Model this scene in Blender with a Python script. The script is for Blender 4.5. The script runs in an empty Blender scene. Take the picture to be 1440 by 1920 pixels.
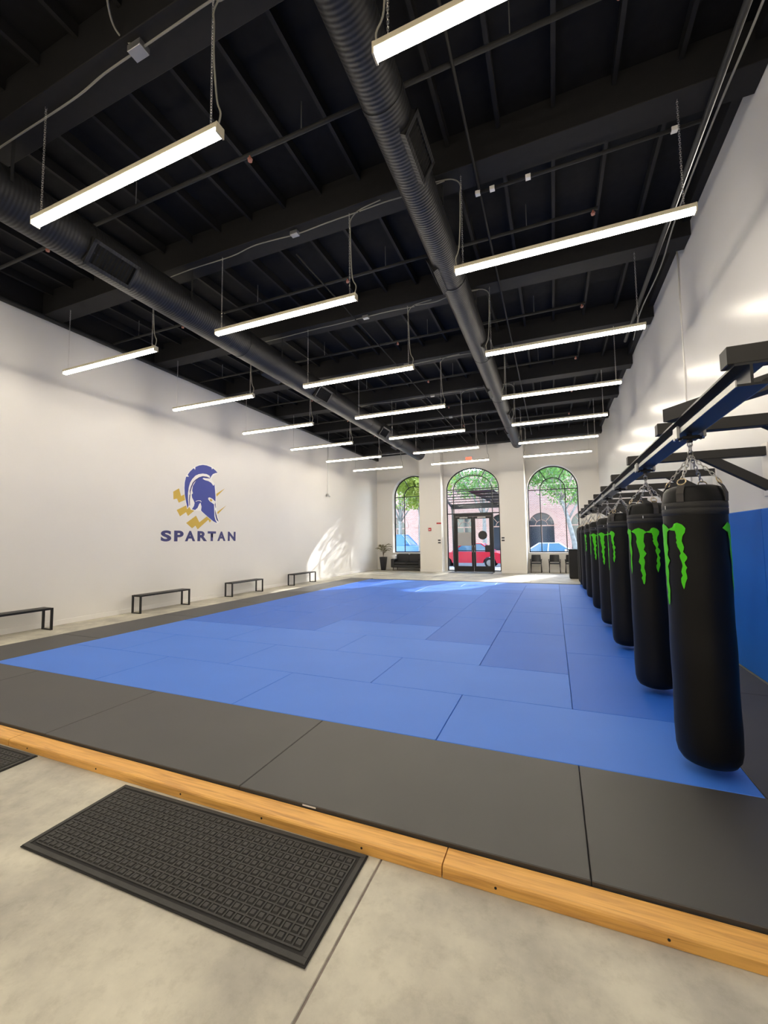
import bpy, bmesh, math, random
from mathutils import Vector, Matrix
random.seed(7)
R = math.radians
scene = bpy.context.scene
C = scene.collection

# ------------------------------------------------------------------ camera, world, sun, exposure
FPX = 775.36                                   # focal length in pixels of a 1440 px wide frame
YAW, PIT, ROL = R(-22.248), R(3.933), R(-0.679)
CAMZ = 1.615
Fw = Vector((math.sin(YAW)*math.cos(PIT), math.cos(YAW)*math.cos(PIT), math.sin(PIT)))
R0 = Vector((math.cos(YAW), -math.sin(YAW), 0)); U0 = R0.cross(Fw)
RT = math.cos(ROL)*R0 + math.sin(ROL)*U0
UP = -math.sin(ROL)*R0 + math.cos(ROL)*U0
cd = bpy.data.cameras.new('camera'); cam = bpy.data.objects.new('camera', cd); C.objects.link(cam)
cd.sensor_fit = 'HORIZONTAL'; cd.sensor_width = 36; cd.lens = 36*FPX/1440; cd.clip_start = .05; cd.clip_end = 400
m = Matrix.Identity(4)
for i in range(3):
    m[i][0], m[i][1], m[i][2] = RT[i], UP[i], -Fw[i]
m[2][3] = CAMZ
cam.matrix_world = m
scene.camera = cam

def ray(px, py):
    return RT*((px-720)/FPX) + UP*(-(py-960)/FPX) + Fw
def on_x(px, py, x):
    d = ray(px, py); return d*(x/d.x) + Vector((0, 0, CAMZ))

w = bpy.data.worlds.new('World'); scene.world = w; w.use_nodes = True
nt = w.node_tree; bg = nt.nodes['Background']
sky = nt.nodes.new('ShaderNodeTexSky'); sky.sky_type = 'NISHITA'; sky.sun_disc = False
SUN_EL, SUN_AZ = R(25), math.atan2(.40, 1.0)   # the sun stands over the street, a little to the right
sky.sun_elevation = SUN_EL; sky.sun_rotation = SUN_AZ; sky.air_density = 1.0; sky.dust_density = 1.0
nt.links.new(sky.outputs[0], bg.inputs[0]); bg.inputs[1].default_value = .95
sl = bpy.data.lights.new('sun', 'SUN'); sl.energy = 5; sl.angle = R(.6); sl.color = (1, .93, .82)
so = bpy.data.objects.new('sun', sl); C.objects.link(so); so.location = (10, 40, 20)
sd = Vector((-math.sin(SUN_AZ)*math.cos(SUN_EL), -math.cos(SUN_AZ)*math.cos(SUN_EL), -math.sin(SUN_EL)))
so.rotation_euler = sd.to_track_quat('-Z', 'Y').to_euler()
LIGHT = 24.5                                   # radiance of the tube lenses
vs = scene.view_settings
vs.view_transform = 'Standard'; vs.look = 'None'; vs.gamma = 1; vs.exposure = 1.0; vs.use_curve_mapping = False

# ------------------------------------------------------------------ materials
MATS = {}
def mat(name, col, rough=.5, metal=0, spec=.5, emit=0, noise=None, bump=None, sheen=0):
    """noise = (scale, amount, second colour); bump = (scale, strength)"""
    m = bpy.data.materials.new(name); m.use_nodes = True; MATS[name] = m
    t = m.node_tree; b = t.nodes['Principled BSDF']
    b.inputs['Base Color'].default_value = (*col, 1); b.inputs['Roughness'].default_value = rough
    b.inputs['Metallic'].default_value = metal; b.inputs['Specular IOR Level'].default_value = spec
    if sheen: b.inputs['Sheen Weight'].default_value = sheen
    if emit:
        b.inputs['Emission Color'].default_value = (*col, 1); b.inputs['Emission Strength'].default_value = emit
    tc = t.nodes.new('ShaderNodeTexCoord') if (noise or bump) else None
    if noise:
        n = t.nodes.new('ShaderNodeTexNoise'); n.inputs['Scale'].default_value = noise[0]; n.inputs['Detail'].default_value = 6
        t.links.new(tc.outputs['Object'], n.inputs['Vector'])
        r = t.nodes.new('ShaderNodeValToRGB'); r.color_ramp.elements[0].position = .5-noise[1]; r.color_ramp.elements[1].position = .5+noise[1]
        r.color_ramp.elements[0].color = (*col, 1); r.color_ramp.elements[1].color = (*noise[2], 1)
        t.links.new(n.outputs[0], r.inputs[0]); t.links.new(r.outputs[0], b.inputs['Base Color'])
    if bump:
        n = t.nodes.new('ShaderNodeTexNoise'); n.inputs['Scale'].default_value = bump[0]; n.inputs['Detail'].default_value = 3
        t.links.new(tc.outputs['Object'], n.inputs['Vector'])
        u = t.nodes.new('ShaderNodeBump'); u.inputs['Strength'].default_value = bump[1]; u.inputs['Distance'].default_value = .01
        t.links.new(n.outputs[0], u.inputs['Height']); t.links.new(u.outputs[0], b.inputs['Normal'])
    return m
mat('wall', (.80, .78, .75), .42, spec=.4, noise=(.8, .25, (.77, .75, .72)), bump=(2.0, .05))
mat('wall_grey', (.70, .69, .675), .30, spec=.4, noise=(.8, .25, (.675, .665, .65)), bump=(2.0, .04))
mat('far_wall', (.80, .77, .71), .5)
mat('trim', (.82, .80, .77), .4)
mat('ceil', (.004, .004, .005), .8, spec=.2, noise=(9, .3, (.009, .009, .010)))
mat('beam', (.010, .010, .011), .7, spec=.25, noise=(14, .3, (.014, .0135, .014)))
mat('pipe', (.018, .018, .018), .65, spec=.3)
mat('blackgrille', (.004, .004, .005), .8)
mat('blue_sheen_bright', (.058, .205, .76), .52, spec=.4, noise=(1.1, .35, (.046, .18, .70)), bump=(350, .1))  # mat blue with the brighter sheen of crosswise panels painted into the colour
mat('blue_sheen_dull', (.026, .145, .66), .5, spec=.38, noise=(1.1, .35, (.018, .125, .60)), bump=(350, .1))  # same mat blue, duller sheen of lengthwise panels painted into the colour
mat('mat_black', (.058, .055, .052), .5, spec=.6, noise=(2, .35, (.046, .044, .042)), bump=(350, .12))
mat('under', (.012, .012, .012), .9)
mat('pad_blue', (.005, .125, .56), .5, spec=.2)
mat('rubber', (.040, .038, .036), .75, noise=(30, .3, (.055, .053, .050)), bump=(500, .3))
mat('rubber_dark', (.016, .015, .015), .85)
mat('joint', (.15, .12, .11), .9, noise=(40, .3, (.26, .22, .19)))
mat('vinyl', (.004, .004, .0045), .45, spec=.22, noise=(3, .3, (.006, .006, .006)), bump=(160, .08))
mat('vinyl_band', (.014, .014, .014), .6, bump=(120, .15))
mat('webbing', (.060, .055, .052), .85)
mat('claw', (.075, .60, .010), .55, spec=.25)
mat('white_print', (.8, .8, .8), .5)
mat('steel', (.62, .60, .57), .3, metal=1)
mat('brass', (.65, .52, .32), .35, metal=1)
mat('gal', (.40, .40, .40), .4, metal=.8)
mat('black_metal', (.008, .008, .009), .4)
mat('rack_paint', (.020, .019, .018), .55)
mat('rail_paint', (.008, .009, .012), .33)
mat('dark_wood', (.02, .02, .02), .5)
mat('frame_black', (.008, .008, .009), .45)
mat('leather', (.014, .014, .015), .38)
mat('plastic_black', (.012, .012, .013), .45)
mat('cabinet_black', (.006, .006, .006), .5)
mat('pot', (.010, .010, .012), .35)
mat('leaf_dry', (.16, .14, .07), .7)
mat('stem', (.10, .07, .04), .8)
mat('soil', (.03, .02, .015), .95)
mat('decal_blue', (.022, .045, .33), .5)
mat('decal_navy', (.028, .030, .16), .5)
mat('decal_gold', (.60, .40, .05), .5)
mat('decal_white', (.88, .87, .86), .5)
mat('cord', (.26, .25, .22), .8, spec=.2)
mat('housing', (.62, .56, .42), .5)
mat('red', (.55, .03, .03), .5)
mat('red_lit', (1.0, .09, .05), .5, emit=1.6)
mat('switch', (.02, .02, .02), .4)
mat('paper', (.75, .75, .74), .7)
mat('grey_poster', (.42, .42, .43), .6)
mat('sprinkler', (.28, .10, .07), .5)
mat('asphalt', (.12, .12, .12), .9, noise=(3, .3, (.15, .15, .15)))
mat('sidewalk', (.50, .48, .45), .9, noise=(2, .3, (.44, .42, .40)))
mat('bark', (.42, .38, .33), .9, noise=(4, .3, (.20, .17, .14)))
mat('leaf_green', (.16, .30, .05), .6)
mat('leaf_yellow', (.30, .38, .06), .6)
mat('shrub', (.12, .22, .05), .7)
mat('car_red', (.62, .02, .05), .25)
mat('car_white', (.70, .72, .74), .25)
mat('car_blue', (.10, .25, .50), .25)
mat('car_glass', (.10, .22, .34), .08)
mat('tyre', (.012, .012, .012), .8)
mat('lamp_glass', (.7, .7, .7), .1)
mat('tail', (.5, .02, .02), .2)
mat('stone', (.58, .33, .25), .8)
mat('dark_glass', (.03, .035, .045), .1)
# the tube lens
m = mat('lens', (1, .90, .72), .4); b = m.node_tree.nodes['Principled BSDF']
b.inputs['Emission Color'].default_value = (1, .90, .74, 1); b.inputs['Emission Strength'].default_value = LIGHT
# window glass: clear with a faint reflection
m = bpy.data.materials.new('glass'); m.use_nodes = True; MATS['glass'] = m
t = m.node_tree; t.nodes.clear()
o = t.nodes.new('ShaderNodeOutputMaterial'); mx = t.nodes.new('ShaderNodeMixShader'); tr = t.nodes.new('ShaderNodeBsdfTransparent')
gl = t.nodes.new('ShaderNodeBsdfGlossy'); gl.inputs['Roughness'].default_value = .02; fr = t.nodes.new('ShaderNodeFresnel'); fr.inputs[0].default_value = 1.16
tr.inputs[0].default_value = (.93, .96, 1, 1)
t.links.new(fr.outputs[0], mx.inputs[0]); t.links.new(tr.outputs[0], mx.inputs[1]); t.links.new(gl.outputs[0], mx.inputs[2]); t.links.new(mx.outputs[0], o.inputs[0])
def nodes(name):
    m = MATS[name]; return m.node_tree, m.node_tree.nodes['Principled BSDF']
def ramp(t, els):
    r = t.nodes.new('ShaderNodeValToRGB')
    while len(r.color_ramp.elements) < len(els): r.color_ramp.elements.new(.5)
    for e, (p, c) in zip(r.color_ramp.elements, els): e.position = p; e.color = (*c, 1)
    return r
# concrete: cloudy, worn, with scuffs
mat('concrete', (.5, .47, .4), .55, spec=.35); t, b = nodes('concrete')
tc = t.nodes.new('ShaderNodeTexCoord')
n1 = t.nodes.new('ShaderNodeTexNoise'); n1.inputs['Scale'].default_value = 1.6; n1.inputs['Detail'].default_value = 9; n1.inputs['Roughness'].default_value = .62
n2 = t.nodes.new('ShaderNodeTexNoise'); n2.inputs['Scale'].default_value = 11; n2.inputs['Detail'].default_value = 8; n2.inputs['Roughness'].default_value = .7
r1 = ramp(t, [(.30, (.34, .32, .28)), (.45, (.45, .425, .36)), (.58, (.58, .55, .455)), (.72, (.68, .645, .53))])
r2 = ramp(t, [(.33, (.62, .60, .57)), (.5, (1, 1, 1))])
mm = t.nodes.new('ShaderNodeMixRGB'); mm.blend_type = 'MULTIPLY'; mm.inputs[0].default_value = .35
for n in (n1, n2): t.links.new(tc.outputs['Object'], n.inputs['Vector'])
t.links.new(n1.outputs[0], r1.inputs[0]); t.links.new(n2.outputs[0], r2.inputs[0])
t.links.new(r1.outputs[0], mm.inputs[1]); t.links.new(r2.outputs[0], mm.inputs[2]); t.links.new(mm.outputs[0], b.inputs['Base Color'])
bu = t.nodes.new('ShaderNodeBump'); bu.inputs['Strength'].default_value = .05; bu.inputs['Distance'].default_value = .004
t.links.new(n2.outputs[0], bu.inputs['Height']); t.links.new(bu.outputs[0], b.inputs['Normal'])
# wood: long grain along X, knots
mat('wood', (.7, .4, .1), .5); t, b = nodes('wood')
tc = t.nodes.new('ShaderNodeTexCoord'); mp = t.nodes.new('ShaderNodeMapping'); mp.inputs['Scale'].default_value = (1.6, 30, 30)
n1 = t.nodes.new('ShaderNodeTexNoise'); n1.inputs['Scale'].default_value = 1.7; n1.inputs['Detail'].default_value = 6; n1.inputs['Distortion'].default_value = .8
r1 = ramp(t, [(.25, (.52, .25, .06)), (.45, (.72, .37, .09)), (.62, (.84, .46, .115)), (.8, (.76, .40, .09))])
n3 = t.nodes.new('ShaderNodeTexVoronoi'); n3.inputs['Scale'].default_value = 3.2
r3 = ramp(t, [(.03, (.35, .2, .12)), (.085, (1, 1, 1))])
mm = t.nodes.new('ShaderNodeMixRGB'); mm.blend_type = 'MULTIPLY'; mm.inputs[0].default_value = .8
t.links.new(tc.outputs['Object'], mp.inputs[0]); t.links.new(mp.outputs[0], n1.inputs['Vector']); t.links.new(tc.outputs['Object'], n3.inputs['Vector'])
t.links.new(n1.outputs[0], r1.inputs[0]); t.links.new(n3.outputs[0], r3.inputs[0]); t.links.new(r1.outputs[0], mm.inputs[1]); t.links.new(r3.outputs[0], mm.inputs[2])
t.links.new(mm.outputs[0], b.inputs['Base Color'])
# spiral duct: fine ribs wound round the pipe
mat('duct', (.014, .014, .015), .5, spec=.4); t, b = nodes('duct')
tc = t.nodes.new('ShaderNodeTexCoord'); wv = t.nodes.new('ShaderNodeTexWave'); wv.bands_direction = 'Y'; wv.inputs['Scale'].default_value = 7.5; wv.inputs['Distortion'].default_value = .2
bu = t.nodes.new('ShaderNodeBump'); bu.inputs['Strength'].default_value = .35; bu.inputs['Distance'].default_value = .006
t.links.new(tc.outputs['Object'], wv.inputs['Vector']); t.links.new(wv.outputs[0], bu.inputs['Height']); t.links.new(bu.outputs[0], b.inputs['Normal'])
# brick far across the street
mat('brick', (.5, .2, .1), .85); t, b = nodes('brick')
tc = t.nodes.new('ShaderNodeTexCoord'); mp = t.nodes.new('ShaderNodeMapping'); mp.inputs['Rotation'].default_value = (R(90), 0, 0)
bk = t.nodes.new('ShaderNodeTexBrick'); bk.inputs['Scale'].default_value = 2.2; bk.inputs['Color1'].default_value = (.62, .30, .22, 1); bk.inputs['Color2'].default_value = (.52, .24, .17, 1); bk.inputs['Mortar'].default_value = (.6, .5, .44, 1)
t.links.new(tc.outputs['Object'], mp.inputs[0]); t.links.new(mp.outputs[0], bk.inputs['Vector']); t.links.new(bk.outputs[0], b.inputs['Base Color'])

# ------------------------------------------------------------------ mesh builder
class MB:
    def __init__(s): s.v = []; s.f = []
    def add(s, vs, fs):
        n = len(s.v); s.v += [tuple(v) for v in vs]; s.f += [tuple(i+n for i in f) for f in fs]; return s
    def box(s, x0, x1, y0, y1, z0, z1, ch=0):
        if ch:                                    # chamfered: loops of an inset box
            vs = []; c = ch
            for z, i in ((z0, c), (z0+c, 0), (z1-c, 0), (z1, c)):
                for (x, y, sx, sy) in ((x0, y0, 1, 1), (x1, y0, -1, 1), (x1, y1, -1, -1), (x0, y1, 1, -1)):
                    vs.append((x+sx*i, y+sy*i, z))
            fs = [(3, 2, 1, 0), (12, 13, 14, 15)]
            for k in range(3):
                for j in range(4):
                    a = k*4+j; d = k*4+(j+1) % 4; fs.append((a, d, d+4, a+4))
            return s.add(vs, fs)
        return s.add([(x0, y0, z0), (x1, y0, z0), (x1, y1, z0), (x0, y1, z0), (x0, y0, z1), (x1, y0, z1), (x1, y1, z1), (x0, y1, z1)],
                     [(3, 2, 1, 0), (4, 5, 6, 7), (0, 1, 5, 4), (1, 2, 6, 5), (2, 3, 7, 6), (3, 0, 4, 7)])
    def tube(s, pts, r, n=8, cap=True):
        pts = [Vector(p) for p in pts]; rs = r if isinstance(r, (list, tuple)) else [r]*len(pts)
        rings = []; ref = None
        for i, p in enumerate(pts):
            d = (pts[min(i+1, len(pts)-1)]-pts[max(i-1, 0)]).normalized()
            if ref is None: ref = Vector((0, 0, 1)) if abs(d.z) < .9 else Vector((1, 0, 0))
            a = d.cross(ref).normalized(); bb = d.cross(a).normalized(); ref = -bb if False else ref
            rings.append([p + a*(rs[i]*math.cos(2*math.pi*k/n)) + bb*(rs[i]*math.sin(2*math.pi*k/n)) for k in range(n)])
        vs = [q for rg in rings for q in rg]; fs = []
        for i in range(len(pts)-1):
            for k in range(n):
                a = i*n+k; bq = i*n+(k+1) % n; fs.append((a, bq, bq+n, a+n))
        if cap: fs += [tuple(range(n-1, -1, -1)), tuple(range((len(pts)-1)*n, len(pts)*n))]
        return s.add(vs, fs)
    def lathe(s, prof, n=24, c=(0, 0, 0), cap=True):
        vs = []; fs = []
        for (r, z) in prof:
            for k in range(n):
                a = 2*math.pi*k/n; vs.append((c[0]+r*math.cos(a), c[1]+r*math.sin(a), c[2]+z))
        for i in range(len(prof)-1):
            for k in range(n):
                a = i*n+k; bq = i*n+(k+1) % n; fs.append((a, bq, bq+n, a+n))
        if cap: fs += [tuple(range(n-1, -1, -1)), tuple(range((len(prof)-1)*n, len(prof)*n))]
        return s.add(vs, fs)
    def prism(s, poly, fn0, fn1):                 # poly of (a, b), two functions give the two end faces
        n = len(poly); vs = [fn0(*p) for p in poly]+[fn1(*p) for p in poly]
        fs = [tuple(range(n-1, -1, -1)), tuple(range(n, 2*n))]+[(i, (i+1) % n, n+(i+1) % n, n+i) for i in range(n)]
        return s.add(vs, fs)
    def link(s, c, d, up, L, W, r):               # one oval chain link
        d = d.normalized(); up = (up-d*up.dot(d)).normalized(); pts = []
        for k in range(10):
            a = 2*math.pi*k/10
            pts.append(c + d*((L/2-W/2)*(1 if math.cos(a) > 0 else -1)*(abs(math.cos(a)) > .1) + W/2*math.cos(a)) + up*(W/2*math.sin(a)))
        pts.append(pts[0]); return s.tube(pts, r, 5, cap=False)
    def chain(s, p, q, L=.035, W=.02, r=.003):
        p, q = Vector(p), Vector(q); d = q-p; n = max(1, int(d.length/(L*.72)))
        u = Vector((0, 0, 1)) if abs(d.normalized().z) < .8 else Vector((1, 0, 0))
        v = d.cross(u)
        for i in range(n): s.link(p+d*((i+.5)/n), d, u if i % 2 else v, L, W, r)
        return s
    def build(s, name, material, parent=None, smooth=False, loc=None):
        me = bpy.data.meshes.new(name); me.from_pydata(s.v, [], s.f); me.update()
        bm = bmesh.new(); bm.from_mesh(me); bmesh.ops.recalc_face_normals(bm, faces=bm.faces); bm.to_mesh(me); bm.free()
        if smooth:
            for p in me.polygons: p.use_smooth = True
            if smooth != 'all': me.set_sharp_from_angle(angle=R(40))
        me.materials.append(MATS[material])
        o = bpy.data.objects.new(name, me); C.objects.link(o); o.parent = parent
        if loc: o.location = loc
        return o
def B(*a, **k): return MB().box(*a, **k)
def tag(o, label=None, cat=None, group=None, kind=None):
    for k, v in (('label', label), ('category', cat), ('group', group), ('kind', kind)):
        if v: o[k] = v
    return o
def thing(name, label, cat, loc=(0, 0, 0), rz=0, group=None):
    o = bpy.data.objects.new(name, None); C.objects.link(o); o.location = loc; o.rotation_euler.z = rz
    return tag(o, label, cat, group)
def struct(o): return tag(o, kind='structure')
def dupe(o, name=None, parent=None, loc=None):
    c = o.copy(); C.objects.link(c); c.parent = parent
    if loc is not None: c.location = loc
    return c
def smooth_path(pts, n=6):
    pts = [Vector(p) for p in pts]; out = []
    for i in range(len(pts)-1):
        p0, p1, p2, p3 = pts[max(i-1, 0)], pts[i], pts[i+1], pts[min(i+2, len(pts)-1)]
        for k in range(n):
            u = k/n
            out.append(.5*((2*p1)+(p2-p0)*u+(2*p0-5*p1+4*p2-p3)*u*u+(-p0+3*p1-3*p2+p3)*u**3))
    return out+[pts[-1]]

# ------------------------------------------------------------------ the room
XL, XR = -9.25, 2.06                     # side walls
YN, YF = -4.0, 21.6                      # wall behind the camera, inner face of the window wall
YP, YD = 20.35, 20.95                    # pillar fronts, door wall
ZB, ZD = 6.11, 6.56                      # underside of the beams, roof deck
MZ = .075                                # top of the mats

fl = struct(B(XL-.3, XR+.3, YN-.3, 23.2, -.2, -.005).build('floor', 'joint'))
xs = [XL-.2, -4.9, -.87, XR+.2]; ys = [YN-.2, 2.08, 8.3, 14.5, 18.6, 23.0]
for i in range(3):
    for j in range(5):
        B(xs[i]+.005, xs[i+1]-.005, ys[j]+.005, ys[j+1]-.005, -.012, 0, ch=.003).build('slab', 'concrete', fl)
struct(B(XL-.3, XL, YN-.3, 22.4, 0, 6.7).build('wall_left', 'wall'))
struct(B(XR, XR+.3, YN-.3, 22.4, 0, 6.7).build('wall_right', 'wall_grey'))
struct(B(XL, XR, YN-.3, YN, 0, 6.7).build('wall_near', 'wall'))
struct(B(XL, XL+.016, YN, YF, 0, .10, ch=.004).build('baseboard_left', 'trim'))
struct(B(XR-.016, XR, 16.3, YF, 0, .10, ch=.004).build('baseboard_right', 'trim'))

def arch_pts(cx, a, b, zs, n=24, x0=None):
    return [(cx-a*math.cos(math.pi*k/n), zs+b*math.sin(math.pi*k/n)) for k in range(n+1)]
def arch_wall(name, x0, x1, z1, y0, y1, cx, a, b, zs, z_sill):
    """a wall between x0 and x1 with an arched opening; y0 inner face, y1 outer face"""
    m = MB(); ar = arch_pts(cx, a, b, zs)
    for y in (y0, y1):
        m.add([(x0, y, 0), (cx-a, y, 0), (cx-a, y, z1), (x0, y, z1)], [(0, 1, 2, 3)])
        m.add([(cx+a, y, 0), (x1, y, 0), (x1, y, z1), (cx+a, y, z1)], [(0, 1, 2, 3)])
        if z_sill > 0: m.add([(cx-a, y, 0), (cx+a, y, 0), (cx+a, y, z_sill), (cx-a, y, z_sill)], [(0, 1, 2, 3)])
        for (p, q) in zip(ar, ar[1:]): m.add([(p[0], y, p[1]), (q[0], y, q[1]), (q[0], y, z1), (p[0], y, z1)], [(0, 1, 2, 3)])
    loop = [(cx-a, z_sill)]+ar+[(cx+a, z_sill)]
    for (p, q) in zip(loop, loop[1:]): m.add([(p[0], y0, p[1]), (q[0], y0, q[1]), (q[0], y1, q[1]), (p[0], y1, p[1])], [(0, 1, 2, 3)])
    m.add([(cx-a, y0, z_sill), (cx+a, y0, z_sill), (cx+a, y1, z_sill), (cx-a, y1, z_sill)], [(0, 1, 2, 3)])
    m.add([(x0, y0, z1), (x1, y0, z1), (x1, y1, z1), (x0, y1, z1)], [(0, 1, 2, 3)])
    return struct(m.build(name, 'far_wall'))
WCX_R, WCX_L, WA, WZS, WSILL = .01, -7.16, 1.16, 4.04, .93
arch_wall('wall_far_left', XL, -5.4, 6.7, YF, YF+.45, WCX_L, WA, WA, WZS, WSILL)
arch_wall('wall_far_right', -2.1, XR, 6.7, YF, YF+.45, WCX_R, WA, WA, WZS, WSILL)
DCX, DA, DB, DZS = -3.755, 1.335, 1.09, 4.17
arch_wall('wall_far_centre', -5.4, -2.1, 6.7, YD, YD+.22, DCX, DA, DB, DZS, 0)
for nm, x0, x1 in (('left', -6.35, -5.21), ('right', -2.33, -1.20)):
    struct(B(x0, x1, YP, YF+.02, 0, 6.62).build('wall_pillar_'+nm, 'far_wall'))
    struct(B(x0-.012, x1+.012, YP-.014, YF, 0, .12, ch=.004).build('baseboard_pillar_'+nm, 'trim'))
struct(B(XL+.02, -6.36, YF-.014, YF, 0, .10).build('baseboard_far_left', 'trim'))
struct(B(-1.19, XR-.02, YF-.014, YF, 0, .10).build('baseboard_far_right', 'trim'))

def bars(m, pts, y, wd, dp):
    """flat bar of width wd in the x/z plane and depth dp along y, following pts"""
    for (p, q) in zip(pts, pts[1:]):
        d = Vector((q[0]-p[0], 0, q[1]-p[1])).normalized(); n = Vector((-d.z, 0, d.x))*(wd/2); e = d*(wd*.25)
        P, Q = Vector((p[0], y, p[1]))-e, Vector((q[0], y, q[1]))+e; D = Vector((0, dp/2, 0))
        m.add([P-n-D, P+n-D, Q+n-D, Q-n-D, P-n+D, P+n+D, Q+n+D, Q-n+D],
              [(0, 1, 2, 3), (7, 6, 5, 4), (0, 4, 5, 1), (1, 5, 6, 2), (2, 6, 7, 3), (3, 7, 4, 0)])
def pane(name, poly, y, parent):
    return MB().prism(poly, lambda a, b: (a, y-.004, b), lambda a, b: (a, y+.004, b)).build(name, 'glass', parent)
def arched_window(name, cx, y, zs, sill, a, b, ia, ib, depth=.06, bar=.05, hbars=()):
    root = bpy.data.objects.new(name, None); C.objects.link(root); struct(root)
    out = arch_pts(cx, a-bar/2, b-bar/2, zs); inn = arch_pts(cx, ia, ib, zs)
    m = MB(); bars(m, [(cx-a+bar/2, sill)]+out+[(cx+a-bar/2, sill)], y, bar, depth); m.build('window_frame', 'frame_black', root)
    m = MB(); bars(m, inn, y, bar*.8, depth*.8); m.build('arch_bar', 'frame_black', root)
    for t in (R(60), R(120)):
        m = MB(); bars(m, [(cx+ia*math.cos(t), zs+ib*math.sin(t)), (cx+a*math.cos(t), zs+b*math.sin(t))], y, bar*.7, depth*.7); m.build('radial_bar', 'frame_black', root)
    m = MB(); bars(m, [(cx-a, zs), (cx+a, zs)], y, bar*.8, depth*.8); m.build('transom_bar', 'frame_black', root)
    for sx in (-1, 1):
        m = MB(); bars(m, [(cx+sx*ia, sill), (cx+sx*ia, zs)], y, bar*.8, depth*.8); m.build('mullion', 'frame_black', root)
    # panes above the transom: three outer ones and the inner half round
    N = 24
    for k0, k1 in ((0, 8), (8, 16), (16, 24)):
        po = [out[k] for k in range(k0, k1+1)]+[inn[k] for k in range(k1, k0-1, -1)]
        pane('pane', po, y, root)
    pane('pane', inn, y, root)
    return root
def cols_below(root, cx, a, ia, z0, z1, y):
    for x0, x1 in ((cx-a, cx-ia), (cx-ia, cx+ia), (cx+ia, cx+a)):
        pane('pane', [(x0+.02, z0), (x1-.02, z0), (x1-.02, z1), (x0+.02, z1)], y, root)
for nm, cx in (('window_1', WCX_L), ('window_2', WCX_R)):
    y = YF+.38
    rt = arched_window(nm, cx, y, WZS, WSILL+.03, WA, WA, .575, .575)
    m = MB(); bars(m, [(cx-WA, WSILL+.03), (cx+WA, WSILL+.03)], y, .06, .07); m.build('bottom_rail', 'frame_black', rt)
    cols_below(rt, cx, WA, .575, WSILL+.03, WZS, y)
    B(cx-WA, cx+WA, YF-.03, YF+.3, WSILL-.03, WSILL+.006, ch=.004).build('window_sill', 'trim', rt)
# the entrance: arched transom, side lights and a pair of glass doors
y = YD+.14
rt = arched_window('window_3', DCX, y, DZS, .04, DA, DB, .97, .71)
m = MB(); bars(m, [(DCX-DA, 2.93), (DCX+DA, 2.93)], y, .05, .06); m.build('header_bar', 'frame_black', rt)
m = MB(); bars(m, [(DCX-DA, .05), (DCX-.99, .05)], y, .05, .06); m.build('bottom_rail', 'frame_black', rt)
m = MB(); bars(m, [(DCX+.99, .05), (DCX+DA, .05)], y, .05, .06); m.build('bottom_rail', 'frame_black', rt)
cols_below(rt, DCX, DA, .97, 2.95, DZS, y)
for x0, x1 in ((DCX-DA, DCX-.97), (DCX+.97, DCX+DA)):
    pane('pane', [(x0+.02, .06), (x1-.02, .06), (x1-.02, 2.9), (x0+.02, 2.9)], y, rt)
dr = bpy.data.objects.new('door_1', None); C.objects.link(dr); struct(dr)
m = MB().box(DCX-1.0, DCX-.90, y-.06, y+.06, 0, 2.90).box(DCX+.90, DCX+1.0, y-.06, y+.06, 0, 2.90).box(DCX-.90, DCX+.90, y-.06, y+.06, 2.78, 2.90)
m.build('door_frame', 'frame_black', dr)
for sx in (-1, 1):
    a, b_ = (DCX-.895, DCX-.005) if sx < 0 else (DCX+.005, DCX+.895)
    lf = MB().box(a, a+.10, y-.025, y+.025, .01, 2.77).box(b_-.10, b_, y-.025, y+.025, .01, 2.77).box(a+.10, b_-.10, y-.025, y+.025, .01, .27).box(a+.10, b_-.10, y-.025, y+.025, 2.66, 2.77)
    leaf = lf.build('door_leaf', 'frame_black', dr)
    pane('pane', [(a+.10, .27), (b_-.10, .27), (b_-.10, 2.66), (a+.10, 2.66)], y, leaf)
    hx = b_-.05 if sx < 0 else a+.05
    MB().tube([(hx, y-.03, .98), (hx, y-.08, .98), (hx, y-.08, 1.30), (hx, y-.03, 1.30)], .014, 8).build('handle', 'steel', leaf)
    MB().box(a+.1, b_-.1, y-.065, y-.03, 1.03, 1.07).build('push_bar', 'black_metal', leaf)
    B(a+.22, a+.62, y-.07, y-.027, 2.69, 2.75).build('door_closer', 'gal', leaf)
po = B(DCX-.80, DCX-.12, y-.020, y-.012, 1.30, 1.97).build('notice_board', 'grey_poster'); tag(po, 'grey rectangular notice stuck inside the left glass door', 'notice')
po = MB().lathe([(.22, -.004), (.22, .004)], 24).build('round_sign', 'switch'); po.rotation_euler.x = R(90); po.location = (DCX+.46, y-.018, 1.82)
tag(po, 'round dark sign on the glass of the right door', 'sign')
po = B(DCX+.56, DCX+.80, y-.022, y-.014, .98, 1.32).build('small_notice', 'switch'); tag(po, 'small black notice low on the right door glass', 'notice')

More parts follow.
